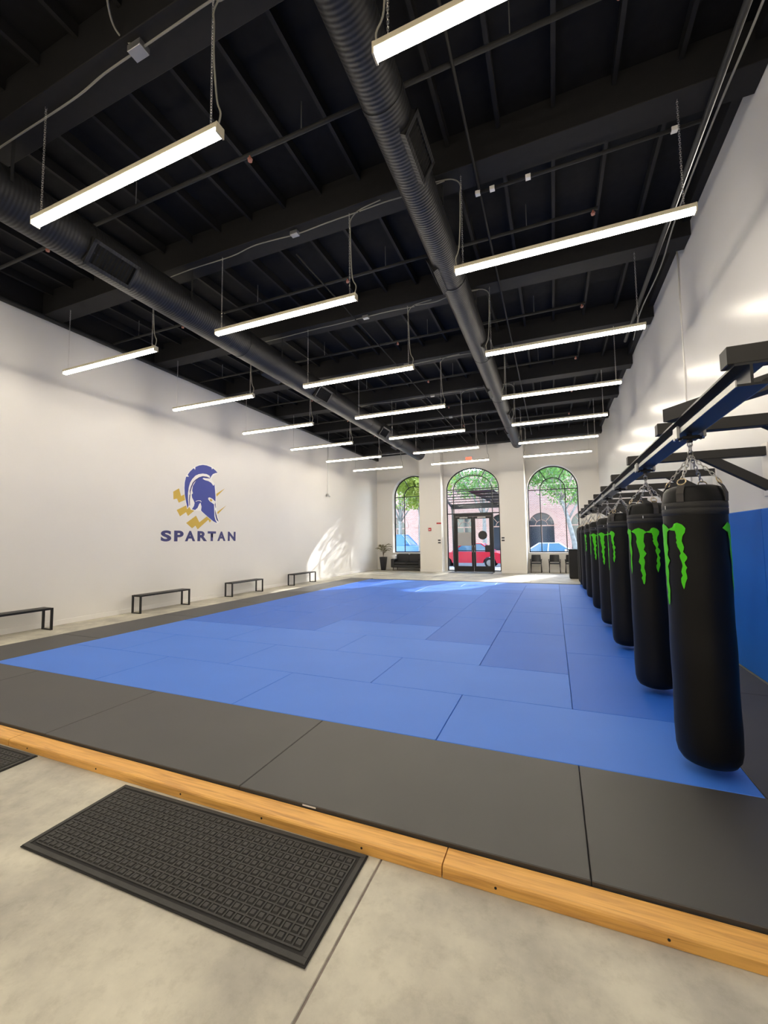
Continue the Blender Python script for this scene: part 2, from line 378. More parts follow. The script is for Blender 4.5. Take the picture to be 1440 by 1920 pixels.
# roof deck, beams and joists
ce = struct(B(XL-.3, XR+.3, YN-.3, 22.4, ZD, ZD+.2).build('ceiling', 'ceil'))
beam_y = [4.90+2.46*k for k in range(-3, 7)]
b0 = None
for by in beam_y:
    if b0 is None: b0 = B(XL, XR, -.175, .175, ZB, ZD, ch=.006).build('beam', 'beam', ce, loc=(0, by, 0))
    else: dupe(b0, parent=ce, loc=(0, by, 0))
j0 = None
edges = [YN]+beam_y+[22.2]
for a, b_ in zip(beam_y, beam_y[1:]):
    k = 0
    x = XL+.42
    while x < XR-.1:
        loc = (x, (a+b_)/2, 0)
        if j0 is None: j0 = B(-.022, .022, -1.05, 1.05, ZD-.14, ZD).build('joist', 'beam', ce, loc=loc)
        else: dupe(j0, parent=ce, loc=loc)
        x += .60
B(XL, XL+.12, YN, YF, 6.13, ZD).build('ledger', 'beam', ce)
B(XR-.10, XR, YN, YF, 6.33, ZD).build('ledger', 'beam', ce)

# ------------------------------------------------------------------ mats
mats = thing('mat_flooring', 'blue training mat floor with a black border filling the gym', 'mat floor', (0, 0, 0))
XB0, XB1, YB0, YB1 = -6.9, 1.1, 3.2, 15.25
B(-7.9, 2.0, 2.171, 15.9, .001, .03).build('mat_base', 'under', mats)
cache = {}
def tile(x0, x1, y0, y1, mt):
    k = (round(x1-x0, 3), round(y1-y0, 3), mt); g = .002
    loc = ((x0+x1)/2, (y0+y1)/2, 0)
    if k in cache: return dupe(cache[k], parent=mats, loc=loc)
    a, c = (x1-x0)/2-g, (y1-y0)/2-g
    cache[k] = B(-a, a, -c, c, .03, MZ, ch=.004).build('mat_panel', mt, mats, loc=loc); return cache[k]
def row(y0, y1, seams, mt):
    for a, b_ in zip(seams, seams[1:]): tile(a, b_, y0, y1, mt)
def column(x0, x1, seams, mt):
    for a, b_ in zip(seams, seams[1:]): tile(x0, x1, a, b_, mt)
row(2.171, YB0, [-7.9, -5.9, -3.9, -1.9, .1, 2.0], 'mat_black')
column(-7.9, XB0, [YB0, 4.6, 6.6, 8.6, 10.6, 12.6, 14.6, 15.6], 'mat_black')
column(XB1, 2.0, [YB0, 5.2, 7.2, 9.2, 11.2, 13.2, 15.25], 'mat_black')
row(YB0, 4.2, [XB0, -4.9, -2.9, -.9, 1.1], 'blue_sheen_bright')
row(4.2, 5.23, [XB0, -5.9, -3.9, -1.9, .1], 'blue_sheen_bright')
row(5.23, 6.26, [XB0, -4.9, -2.9, -.9], 'blue_sheen_bright')
tile(-3.9, -1.9, 6.26, 7.28, 'blue_sheen_bright')
column(.1, 1.1, [4.2, 6.2, 8.2, 10.2, 12.2, 14.2, YB1], 'blue_sheen_dull')
column(-.9, .1, [5.23, 7.25, 9.25, 11.25, 13.25, 13.75], 'blue_sheen_dull')
column(-1.9, -.9, [6.26, 8.3, 10.3, 12.3, 13.1], 'blue_sheen_dull')
column(-2.9, -1.9, [7.28, 9.3, 11.3, 11.75], 'blue_sheen_dull')
column(-3.9, -2.9, [7.28, 8.3, 10.3, 11.75], 'blue_sheen_dull')
column(-4.9, -3.9, [6.26, 8.9, 10.9, 12.75], 'blue_sheen_dull')
column(-5.9, -4.9, [6.26, 7.8, 9.8, 11.8, 12.75], 'blue_sheen_dull')
column(XB0, -5.9, [6.26, 8.3, 10.3, 12.3, YB1], 'blue_sheen_dull')
row(11.75, 12.75, [-3.9, -1.9], 'blue_sheen_bright')
row(12.75, 13.75, [-5.9, -3.9, -1.9], 'blue_sheen_bright'); tile(-1.9, -.9, 13.1, 13.75, 'blue_sheen_bright')
row(13.75, 14.5, [-5.9, -4.9, -2.9, -.9, .1], 'blue_sheen_bright')
row(14.5, YB1, [-5.9, -3.9, -1.9, .1], 'blue_sheen_bright')
tg = B(-1.43, -1.34, 2.1705, 2.1735, .062, .069).build('maker_label', 'white_print', mats)
tag(tg, 'white printed maker label')

# wooden curb timbers
def timber(x0, x1, label, seed):
    prof = [(-.016, 0), (.112, 0), (.112, .054), (-.003, .054), (-.012, .050), (-.016, .043)]
    e = .003
    o = MB().prism(prof, lambda a, b: (x0+e, 2.052+a, b), lambda a, b: (x1-e, 2.052+a, b)).build('curb_timber', 'wood')
    o.location.z = .001
    tag(o, label, 'timber', 'wooden curb timbers in front of the mats')
    rr = random.Random(seed); x = x0+.25
    while x < x1-.1:
        s = MB().tube([(x, 2.0345, .026), (x, 2.0395, .026)], .006, 8).build('screw', 'under', o); x += .62+rr.random()*.2
    return o
timber(-7.9, -4.12, 'short visible end of wooden curb at the left picture edge', 1)
timber(-4.12, -.555, 'long wooden curb timber behind the rubber doormat', 2)
timber(-.555, 2.05, 'wooden curb timber with knots at right, running under the bags side', 3)

# rubber doormats with square bumps
def doormat(x0, x1, y0, y1, label, bumps=True):
    rt = thing('doormat', label, 'doormat', (x0, y0, 0), R(.7)); W, D = x1-x0, y1-y0
    B(0, W, 0, D, .001, .009, ch=.003).build('mat_body', 'rubber_dark', rt)
    bd = .05
    for (a, c, e, f) in ((.006, W-.006, .006, .03), (.006, W-.006, D-.03, D-.006), (.006, .03, .03, D-.03), (W-.03, W-.006, .03, D-.03)):
        B(a, c, e, f, .009, .0135, ch=.001).build('rim', 'rubber', rt)
    nx, ny = round((W-2*bd)/.0436), round((D-2*bd)/.0436); px, py = (W-2*bd)/nx, (D-2*bd)/ny
    g = MB()
    for i in range(nx+1): g.box(bd+i*px-.004, bd+i*px+.004, bd, D-bd, .009, .0135)
    for j in range(ny+1): g.box(bd, W-bd, bd+j*py-.004, bd+j*py+.004, .009, .0133)
    tag(g.build('grid_rib', 'rubber', rt), kind='stuff')
    cells = [(bd+(i+.5)*px, bd+(j+.5)*py) for i in range(nx) for j in range(ny)]
    cells.sort(key=lambda c: (Vector((x0+c[0], y0+c[1], 0))-Vector((0, 0, CAMZ))).length)
    def bump(m, cx, cy):
        h = .0145
        return m.add([(cx+sx*h, cy+sy*h, .009) for sx, sy in ((-1, -1), (1, -1), (1, 1), (-1, 1))]+[(cx+sx*h*.78, cy+sy*h*.78, .0165) for sx, sy in ((-1, -1), (1, -1), (1, 1), (-1, 1))],
                     [(4, 5, 6, 7), (0, 1, 5, 4), (1, 2, 6, 5), (2, 3, 7, 6), (3, 0, 4, 7)])
    first = None; rest = MB()
    for i, (cx, cy) in enumerate(cells):
        if bumps and i < 290:
            if first is None: first = bump(MB(), 0, 0).build('bump', 'rubber', rt, loc=(cx, cy, 0))
            else: dupe(first, parent=rt, loc=(cx, cy, 0))
        else: bump(rest, cx, cy)
    tag(rest.build('bumps', 'rubber', rt), kind='stuff')
doormat(-2.70, -.93, 1.408, 2.005, 'black rubber doormat with raised squares on the concrete before the curb')
doormat(-5.5, -3.70, 1.40, 2.0, 'black rubber mat only just showing at the left picture edge', bumps=False)
dm = thing('entrance_rug', 'thin dark rug lying inside the glass entrance doors', 'rug', (DCX, 20.3, 0))
B(-1.05, 1.05, -.45, .62, .001, .010, ch=.003).build('rug_field', 'rubber', dm)
B(-.98, .98, -.38, .55, .010, .014, ch=.002).build('rug_pile', 'mat_black', dm)

# ------------------------------------------------------------------ benches
def bench(y0, y1, label):
    x0, x1, h, t = -9.13, -8.84, .415, .035
    rt = thing('bench', label, 'bench', ((x0+x1)/2, (y0+y1)/2, 0), group='benches along the logo wall')
    hx, hy = (x1-x0)/2, (y1-y0)/2
    B(-hx+.02, hx-.02, -hy+.02, hy-.02, h-.018, h+.004, ch=.003).build('seat', 'dark_wood', rt)
    MB().box(-hx, -hx+t, -hy, hy, h-t, h).box(hx-t, hx, -hy, hy, h-t, h).build('seat_rail', 'black_metal', rt)
    for s in (-1, 1):
        a, c = (-hy, -hy+t) if s < 0 else (hy-t, hy)
        B(-hx, -hx+t, a, c, 0, h-t).build('leg', 'black_metal', rt); B(hx-t, hx, a, c, 0, h-t).build('leg', 'black_metal', rt)
        B(-hx+t, hx-t, a, c, 0, .022).build('foot_bar', 'black_metal', rt); B(-hx+t, hx-t, a, c, h-t, h-.018).build('cross_bar', 'black_metal', rt)
bench(3.57, 4.98, 'black bench cut off by the left picture edge, nearest of the row')
bench(6.77, 8.18, 'long black bench below the left side of the wall logo lettering')
bench(9.71, 11.12, 'black bench right of the wall logo, third from the camera')
bench(12.87, 14.36, 'black bench farthest from the camera along the white wall')

# ------------------------------------------------------------------ wall logo
logo = thing('wall_decal', 'blue helmet logo with gold bolts and navy lettering on white wall', 'logo', (XL, 8.9, 2.6))
def lp(x, y, off=.003):                    # traced point -> wall
    p = on_x(280+x/8, 850+y/8, XL); return Vector((off, p.y-8.9, p.z-2.6))
def decal(name, poly, material, off=.003, holes=()):
    n = len(poly); bm = bmesh.new()
    vs_ = [bm.verts.new(lp(*p, off)) for p in poly]; es = [bm.edges.new((vs_[i], vs_[(i+1) % n])) for i in range(n)]
    for h in holes:
        hv = [bm.verts.new(lp(*p, off)) for p in h]; es += [bm.edges.new((hv[i], hv[(i+1) % len(h)])) for i in range(len(h))]
    bmesh.ops.triangle_fill(bm, edges=es, use_beauty=True)
    for f in bm.faces:
        f.normal_update()
        if f.normal.x < 0: f.normal_flip()
    me = bpy.data.meshes.new(name); bm.to_mesh(me); bm.free(); me.materials.append(MATS[material])
    o = bpy.data.objects.new(name, me); C.objects.link(o); o.parent = logo; return o
for po in ([(358, 575), (445, 525), (475, 640), (528, 615), (560, 690), (440, 740), (415, 680), (362, 690)],
           [(410, 850), (575, 770), (620, 832), (672, 862), (578, 940), (550, 882), (460, 945)],
           [(552, 1045), (700, 935), (750, 1035), (865, 945), (930, 1005), (905, 1040), (885, 995), (725, 1140), (690, 1085), (640, 1125)],
           [(1003, 608), (1135, 525), (1008, 650)], [(1018, 880), (1155, 780), (1024, 915)], [(895, 410), (940, 398), (915, 425)]):
    decal('lightning_bolt', po, 'decal_gold', .002)
decal('white_outline', [(566, 840), (535, 700), (516, 560), (520, 430), (548, 330), (610, 258), (680, 200), (760, 166), (850, 166), (950, 205), (1030, 296), (960, 335), (930, 385), (985, 470), (1000, 560), (1003, 700), (1008, 830), (1022, 930), (1050, 1035), (1010, 1060), (930, 1010), (765, 862), (690, 862), (620, 845), (600, 800)], 'decal_white', .0025)
decal('crest', [(572, 828), (548, 720), (530, 620), (525, 520), (531, 430), (550, 350), (592, 352), (574, 320), (612, 268), (664, 222), (686, 248), (690, 205), (745, 182), (800, 174), (860, 182), (930, 210), (938, 242), (954, 226), (990, 255), (1022, 292), (985, 298), (952, 312), (926, 345), (912, 376), (905, 338), (860, 312), (800, 303), (740, 312), (690, 335), (640, 388), (610, 440), (590, 510), (578, 600), (578, 690), (588, 780)], 'decal_blue', .004)
decal('crest_line', [(600, 790), (592, 700), (600, 620), (608, 618), (604, 560), (622, 500), (648, 440), (690, 395), (745, 358), (800, 342), (860, 350), (910, 372), (908, 380), (858, 360), (800, 352), (752, 368), (700, 405), (662, 452), (636, 508), (618, 570), (614, 625), (606, 700), (608, 780)], 'decal_navy', .004)
decal('helmet', [(652, 600), (642, 560), (650, 490), (672, 455), (700, 405), (752, 366), (800, 350), (860, 358), (900, 376), (850, 374), (812, 368), (796, 380), (830, 402), (880, 415), (925, 440), (960, 488), (976, 464), (985, 560), (992, 660), (990, 725), (950, 684), (905, 660), (882, 666), (882, 690), (905, 720), (968, 765), (972, 860), (975, 950), (990, 1000), (1015, 1048), (960, 1020), (870, 945), (800, 885), (774, 856), (782, 800), (766, 738), (745, 762), (722, 818), (685, 850), (638, 838), (668, 790), (678, 745), (662, 705), (640, 665), (634, 618)], 'decal_blue', .004)
decal('nose_guard', [(988, 730), (998, 820), (992, 820), (980, 770)], 'decal_navy', .004)
decal('cheek_strip', [(985, 845), (1000, 900), (1015, 960), (1040, 1028), (1008, 1000), (990, 940), (984, 880)], 'decal_navy', .004)
decal('eye', [(905, 690), (925, 682), (946, 704), (930, 726), (908, 712)], 'decal_gold', .004)
decal('cheek_line', [(690, 718), (730, 704), (765, 706), (784, 728), (778, 732), (760, 716), (730, 712), (694, 724)], 'decal_white', .005)
dg = bpy.context.evaluated_depsgraph_get()
for ch, a, b_ in (('S', 170, 328), ('P', 370, 512), ('A', 533, 688), ('R', 720, 865), ('T', 873, 998), ('A', 1018, 1142), ('N', 1176, 1292)):
    cu = bpy.data.curves.new('t', 'FONT'); cu.body = ch; cu.offset = .045; cu.resolution_u = 6
    to = bpy.data.objects.new('t', cu); C.objects.link(to); bpy.context.view_layer.update()
    me = bpy.data.meshes.new_from_object(to.evaluated_get(bpy.context.evaluated_depsgraph_get())); bpy.data.objects.remove(to)
    x0, x1 = min(v.co.x for v in me.vertices), max(v.co.x for v in me.vertices); z0, z1 = min(v.co.y for v in me.vertices), max(v.co.y for v in me.vertices)
    ya, yb = on_x(280+a/8, 1006, XL).y-8.9, on_x(280+b_/8, 1006, XL).y-8.9
    for v in me.vertices:
        v.co = Vector((.003, ya+(yb-ya)*(v.co.x-x0)/(x1-x0), -.945+.285*(v.co.y-z0)/(z1-z0)))
    me.materials.append(MATS['decal_navy']); o = bpy.data.objects.new('letter', me); C.objects.link(o); o.parent = logo

# ------------------------------------------------------------------ right wall: pads, rack, rail, bags
pad = thing('wall_padding', 'blue padded panels along the lower right wall behind the bags', 'wall padding', (XR, 0, 0))
yy = .6; p0 = None
while yy < 15.2:
    if p0 is None: p0 = B(-.05, -.001, .003, 1.215, .08, 1.90, ch=.008).build('pad_panel', 'pad_blue', pad, loc=(0, yy, 0))
    else: dupe(p0, parent=pad, loc=(0, yy, 0))
    yy += 1.22
RX, RZ0, RZ1 = .90, 2.33, 2.445
rack = thing('bag_rack', 'black steel bag rack with long rail on arms from the right wall', 'rack', (RX, 0, 0))
y0, y1 = 2.44, 15.6
MB().box(-.065, .065, y0, y1, RZ1-.012, RZ1).box(-.006, .006, y0, y1, RZ0+.012, RZ1-.012).build('rail', 'rail_paint', rack)
MB().box(-.06, .06, y0, y1, RZ0, RZ0+.012).build('bottom_flange', 'rail_paint', rack)
MB().box(-.066, -.060, y0, y1, RZ0, RZ0+.034).box(.060, .066, y0, y1, RZ0, RZ0+.034).build('track_lip', 'gal', rack)
arm0 = br0 = pl0 = None
for k in range(10):
    ay = 2.49+1.46*k
    if arm0 is None:
        arm0 = B(-.09, XR-RX, -.045, .045, RZ1, RZ1+.092, ch=.004).build('arm', 'rack_paint', rack, loc=(0, ay, 0))
        m = MB(); D = Vector((1, 0, -.62)).normalized()
        pr = [(.62, RZ1), (.74, RZ1), (XR-RX, RZ1-.27), (XR-RX, RZ1-.355)]
        br0 = m.prism([(.60, RZ1), (.76, RZ1), (XR-RX-.001, RZ1-.265), (XR-RX-.001, RZ1-.37)], lambda a, b: (a, -.04, b), lambda a, b: (a, .04, b)).build('brace', 'rack_paint', rack, loc=(0, ay, 0))
        pl0 = B(XR-RX-.012, XR-RX-.001, -.07, .07, RZ1-.42, RZ1+.13, ch=.002).build('wall_plate', 'trim', rack, loc=(0, ay, 0))
    else:
        for q in (arm0, br0, pl0): dupe(q, parent=rack, loc=(0, ay, 0))
m = MB(); P, Q = Vector((-.10, 3.52, 0)), Vector((.62, 2.535, 0)); d = (Q-P).normalized(); n = Vector((-d.y, d.x, 0))*.045
m.prism([(P.x-n.x, P.y-n.y), (P.x+n.x, P.y+n.y), (Q.x+n.x, Q.y+n.y), (Q.x-n.x, Q.y-n.y)], lambda a, b: (a, b, RZ1), lambda a, b: (a, b, RZ1+.092)).build('corner_brace', 'rack_paint', rack)

BR, BZ0, BZ1 = .181, .125, 1.965
CLAWS = [  # (outline in metres: across, down from the top of the mark)
    [((x-218)/900, (y-168)/950) for x, y in ((130,200), (170,178), (205,168), (240,185), (268,210), (248,225), (240,300), (250,340), (238,375), (258,410), (235,450), (243,490), (235,550), (245,605), (240,650), (230,700), (222,690), (210,640), (220,620), (205,570), (210,520), (192,490), (205,430), (195,370), (178,300), (185,270), (172,225), (150,212))],
    [((x-650)/1500, (y-160)/1500) for x, y in ((520,222), (570,205), (590,170), (620,160), (665,180), (692,220), (685,260), (662,300), (655,345), (672,405), (660,450), (693,500), (690,520), (668,555), (688,605), (675,650), (683,710), (665,760), (650,820), (640,790), (630,715), (645,685), (635,650), (650,590), (640,540), (628,490), (640,465), (612,400), (600,355), (610,340), (605,280), (595,240), (540,232))],
    [(-.07, .04), (-.02, 0), (.03, .02), (.035, .09), (.022, .15), (.036, .24), (.024, .32), (.028, .40), (.012, .47), (.002, .37), (.012, .28), (-.006, .2), (-.004, .12), (-.02, .07)]]
def rag(poly, seed):
    rr = random.Random(seed); out = []
    for i, p in enumerate(poly):
        q = poly[(i+1) % len(poly)]; out.append(p); L = math.hypot(q[0]-p[0], q[1]-p[1]); n = int(L/.028)
        for k in range(1, n+1):
            u = k/(n+1); out.append((p[0]+(q[0]-p[0])*u+rr.uniform(-.003, .003), p[1]+(q[1]-p[1])*u))
    return out
CLAWS = [rag(c, i) for i, c in enumerate(CLAWS)]
def make_bag():
    rt = thing('punching_bag', 'x', 'punching bag', group='black punching bags hanging in a row')
    n = 40; H = BZ1-BZ0; prof = [(.02, 0), (.11, .004), (.150, .022), (.170, .055), (.179, .10)]
    prof += [(BR+.002*math.sin(k*1.7), .10+(H-.22)*k/12) for k in range(1, 13)]
    prof += [(BR-.002, H-.09), (BR-.010, H-.045), (BR-.028, H-.016), (BR-.06, H-.004), (.03, H)]
    body = MB().lathe(prof, n, (0, 0, BZ0)).build('bag_body', 'vinyl', rt, smooth='all')
    MB().lathe([(BR-.001, 1.76), (BR+.004, 1.765), (BR+.005, 1.80), (BR+.002, 1.805), (BR+.005, 1.81), (BR+.004, 1.845), (BR-.002, 1.85)], n, cap=False).build('collar', 'vinyl_band', rt, smooth='all')
    B(.03, .036, -BR-.006, -BR-.003, 1.805, 1.83).build('care_tag', 'white_print', rt)
    top = Vector((0, 0, 2.175))
    for k in range(4):
        a = R(45+90*k); e = Vector((math.cos(a), math.sin(a), 0)); s_ = Vector((-e.y, e.x, 0))
        m = MB(); pts = [(BR+.006, 1.845), (BR+.008, 1.90), (BR-.010, 1.945), (BR-.03, 1.972)]
        for (r1, z1), (r2, z2) in zip(pts, pts[1:]):
            o_ = Vector((0, 0, .004))+e*.003
            q = [e*r1+s_*-.022+Vector((0, 0, z1)), e*r1+s_*.022+Vector((0, 0, z1)), e*r2+s_*.022+Vector((0, 0, z2)), e*r2-s_*.022+Vector((0, 0, z2))]
            m.add(q+[v+o_ for v in q], [(0, 1, 2, 3), (4, 5, 6, 7), (0, 1, 5, 4), (1, 2, 6, 5), (2, 3, 7, 6), (3, 0, 4, 7)])
        st = m.build('strap', 'webbing', rt)
        c = e*(BR-.028)+Vector((0, 0, 1.985)); ringm = MB()
        ringm.tube([c+s_*(.026*math.cos(t_))+(Vector((0, 0, 1))*.9-e*.45)*(.024*math.sin(t_)) for t_ in [2*math.pi*i/14 for i in range(15)]], .0038, 6, cap=False).build('ring', 'brass', st, smooth='all')
        MB().chain(c+Vector((0, 0, .018))-e*.008, top, .036, .019, .0032).build('chain', 'steel', rt, smooth='all')
    m = MB(); m.chain((0, 0, 2.168), (0, 0, 2.285), .05, .03, .0045); m.build('swivel_link', 'steel', rt, smooth='all')
    tr = MB().box(-.05, .05, -.045, .045, 2.287, 2.312, ch=.004).tube([(-.085, 0, 2.300), (.085, 0, 2.300)], .010, 8).tube([(0, 0, 2.27), (0, 0, 2.327)], .018, 10).build('trolley', 'black_metal', rt)
    MB().box(-.084, -.068, -.05, .05, 2.292, 2.385, ch=.007).build('wheel_plate', 'gal', tr); MB().box(.068, .084, -.05, .05, 2.292, 2.385, ch=.007).build('wheel_plate', 'gal', tr)
    for side in (0, math.pi):
        for ci, off in ((1, 42), (0, 0), (2, -42)):
            base = R(off)+side
            bm = bmesh.new(); poly = CLAWS[ci]; N = len(poly)
            # clip the outline into narrow strips so that it follows the round bag
            vs_ = [bm.verts.new((a, -b, 0)) for a, b in poly]; es = [bm.edges.new((vs_[i], vs_[(i+1) % N])) for i in range(N)]
            bmesh.ops.triangle_fill(bm, edges=es, use_beauty=True)
            for k in range(-3, 4): bmesh.ops.bisect_plane(bm, geom=bm.verts[:]+bm.edges[:]+bm.faces[:], plane_co=(k*.02, 0, 0), plane_no=(1, 0, 0))
            for k in range(1, 12): bmesh.ops.bisect_plane(bm, geom=bm.verts[:]+bm.edges[:]+bm.faces[:], plane_co=(0, -k*.05, 0), plane_no=(0, 1, 0))
            top_z = 1.71
            for v in bm.verts:
                t_ = base+v.co.x/BR; rr = BR+.0048; v.co = Vector((rr*math.sin(t_), -rr*math.cos(t_), top_z+v.co.y))
            me = bpy.data.meshes.new('claw_mark'); bm.to_mesh(me); bm.free(); me.materials.append(MATS['claw'])
            for p in me.polygons: p.use_smooth = True
            o = bpy.data.objects.new('claw_mark', me); C.objects.link(o); o.parent = rt
    return rt
bag0 = make_bag()
BAGS = [(3.44, -67, 'nearest and largest black punching bag with green claw marks'),
        (4.96, -22, 'second punching bag from the camera, showing three green claw marks'),
        (6.72, -80, 'third punching bag from the camera, one green claw in view'),
        (8.25, -34, 'fourth punching bag from the camera in the hanging row'),
        (9.95, -30, 'fifth punching bag from the camera, two thin green claws showing'),
        (11.7, 85, 'sixth punching bag from the camera, plain black side showing'),
        (13.4, 85, 'seventh punching bag from the camera, third from the far end'),
        (14.6, 85, 'eighth punching bag from the camera, next to the farthest'),
        (15.4, 85, 'farthest punching bag in the row, by the black cabinet')]
for i, (by, lg, lab) in enumerate(BAGS):
    v = Vector((RX, by)).normalized(); rz = math.atan2(-v.x, v.y)+R(lg)
    if i == 0: rt = bag0
    else:
        rt = dupe(bag0)
        for ch in list(bag0.children):
            if ch.name.startswith('claw_mark') and i > 5: continue
            c = dupe(ch, parent=rt)
            for g in ch.children: dupe(g, parent=c)
    rt.location = (RX, by, 0); rt['label'] = lab
    # the trolley keeps to the rail whatever way the bag has turned
    for ch in rt.children:
        if ch.name.startswith('trolley'): ch.rotation_euler.z = -rz
    rt.rotation_euler.z = rz

# ------------------------------------------------------------------ pendant lights
LZ = CAMZ+3.235                           # underside of the tubes
COLS = {'left': (-8.54, -6.10), 'middle': (-4.78, -2.34), 'right': (-1.0, 1.44)}
ROWS = [-2.55, -.09, 2.37, 4.83, 7.29, 9.76, 12.22, 14.70, 17.18]
ORD = ['', '', 'first', 'second', 'third', 'fourth', 'fifth', 'sixth', 'seventh']
def make_light():
    rt = thing('pendant_light', 'x', 'light', group='long pendant tube lights')
    L = 1.22; hw = .037
    prof = [(-hw-.003, .084), (-hw-.003, .042), (-hw+.004, .036), (hw-.004, .036), (hw+.003, .042), (hw+.003, .084)]
    MB().prism(prof, lambda a, b: (-L, a, b), lambda a, b: (L, a, b)).build('housing', 'housing', rt)
    lp_ = [(-hw, .040), (-hw, .020), (-hw*.82, .005), (-hw*.45, 0), (hw*.45, 0), (hw*.82, .005), (hw, .020), (hw, .040)]
    for s in (-1, 1):
        a, c = (-L+.012, -.004) if s < 0 else (.004, L-.012)
        MB().prism(lp_, lambda p, q: (a, p, q), lambda p, q: (c, p, q)).build('lens', 'lens', rt)
        B(*((-L-.002, -L+.012) if s < 0 else (L-.012, L+.002)), -hw-.004, hw+.004, -.001, .085).build('end_cap', 'housing', rt)
        MB().chain((s*(L-.10), 0, .085), (s*(L-.10), 0, ZB-LZ), .034, .017, .0022).build('chain', 'steel', rt)
    return rt
light0 = None
def cord_mesh(side, seed):
    rr = random.Random(seed); s = -1 if side == 'right' else 1; x = s*1.19
    pts = [(x, 0, .083), (x+s*.02, .01, .2), (x-s*.03+rr.uniform(-.01, .01), .01, .34), (x-s*.05, .0, .7), (x-s*.055, .0, 1.0), (x-s*.06, 0, 1.13), (x, -.0, 1.215), (x+s*.12, -.02, 1.245), (x+s*.42, -.06, 1.24)]
    if side == 'left': pts = pts[:6]+[(x-.06, 0, ZB-LZ)]
    return MB().tube(smooth_path(pts, 5), .0075, 6)
for ri, y in enumerate(ROWS):
    for side, (x0, x1) in COLS.items():
        if ri == 0 and False: continue
        if light0 is None: light0 = make_light(); rt = light0
        else:
            rt = dupe(light0)
            for ch in light0.children:
                if not ch.name.startswith('cord'): dupe(ch, parent=rt)
        rt.location = ((x0+x1)/2, y, LZ)
        cord_mesh(side, ri).build('cord', 'cord', rt, smooth='all')
        where = {'left': 'nearest the logo wall', 'middle': 'between the two ducts', 'right': 'nearest the bags'}[side]
        if ri == 0: rt['label'] = 'white pendant tube light farthest behind the camera, row %s' % where
        elif ri == 1: rt['label'] = 'white pendant tube light just behind the camera, row %s' % where
        elif ri == 8: rt['label'] = 'white pendant tube light farthest away, in the row %s' % where
        else: rt['label'] = '%s lit pendant tube light from the camera in the row %s' % (ORD[ri], where)

# ------------------------------------------------------------------ ducts
def duct(x, z, r, y0, y1, label, vents):
    rt = thing('air_duct', label, 'duct', (x, 0, z)); n = 28
    m = MB(); pts = []; L = y1-y0
    seg = 14
    m.tube([(0, y0+L*k/seg, 0) for k in range(seg+1)]+[(0, y1+.02, 0)], [r]*(seg+1)+[r*.86], n)
    m.build('duct_pipe', 'duct', rt, smooth=True)
    k = y0+1.2
    while k < y1:
        MB().tube([(0, k-.03, 0), (0, k+.03, 0)], r+.006, n).build('coupling', 'duct', rt, smooth=True); k += 3.0
    yh = [b for b in beam_y if y0 < b < y1]
    for b_ in yh:
        for s in (-1, 1): B(s*(r+.002)-.004, s*(r+.002)+.004, b_-.015, b_+.015, 0, ZB-z).build('hanger', 'pipe', rt)
    for (vy, ang, ln) in vents:               # ang: which way the register looks, in the x/z plane
        vt = MB(); d = Vector((math.cos(ang), 0, math.sin(ang))); s_ = Vector((-d.z, 0, d.x)); hgt = r*.58
        def q(dist, a, b): return d*dist + s_*a + Vector((0, b, 0))
        # collar walls and rim
        i0, i1 = r*.6, r+.025
        for (a0, b0, a1, b1) in ((-hgt, vy-ln/2, hgt, vy-ln/2), (hgt, vy-ln/2, hgt, vy+ln/2), (hgt, vy+ln/2, -hgt, vy+ln/2), (-hgt, vy+ln/2, -hgt, vy-ln/2)):
            vt.add([q(i0, a0, b0), q(i0, a1, b1), q(i1, a1, b1), q(i1, a0, b0)], [(0, 1, 2, 3)])
        e = .035
        for (a0, a1, b0, b1) in ((-hgt-.01, -hgt+e, vy-ln/2-.01, vy+ln/2+.01), (hgt-e, hgt+.01, vy-ln/2-.01, vy+ln/2+.01), (-hgt, hgt, vy-ln/2-.01, vy-ln/2+e), (-hgt, hgt, vy+ln/2-e, vy+ln/2+.01)):
            vs_ = [q(i1+h, a, b) for h in (0, .012) for a, b in ((a0, b0), (a1, b0), (a1, b1), (a0, b1))]
            vt.add(vs_, [(0, 1, 2, 3), (7, 6, 5, 4), (0, 1, 5, 4), (1, 2, 6, 5), (2, 3, 7, 6), (3, 0, 4, 7)])
        v_ = vt.build('register', 'duct', rt)
        g = MB(); g.add([q(i1-.02, -hgt, vy-ln/2), q(i1-.02, hgt, vy-ln/2), q(i1-.02, hgt, vy+ln/2), q(i1-.02, -hgt, vy+ln/2)], [(0, 1, 2, 3)])
        for k in range(12):
            bb = vy-ln/2+ln*(k+.5)/12
            g.add([q(i1-.018, -hgt, bb), q(i1-.018, hgt, bb), q(i1+.004, hgt, bb+.012), q(i1+.004, -hgt, bb+.012)], [(0, 1, 2, 3)])
        g.build('grille', 'blackgrille', v_)
duct(-1.36, CAMZ+4.23, .212, -3.8, 19.0, 'round black spiral duct above the middle of the mats',
     [(3.95, R(-30), .62), (6.1, R(208), .62), (8.9, R(-30), .62), (11.6, R(208), .62), (14.0, R(-30), .62), (16.6, R(208), .62)])
duct(-5.68, CAMZ+4.0, .285, -3.8, 18.3, 'wider black spiral duct on the side of the logo wall',
     [(3.62, R(-40), .62), (7.6, R(205), .62), (9.2, R(-36), .62), (13.4, R(-36), .62), (15.5, R(205), .62)])

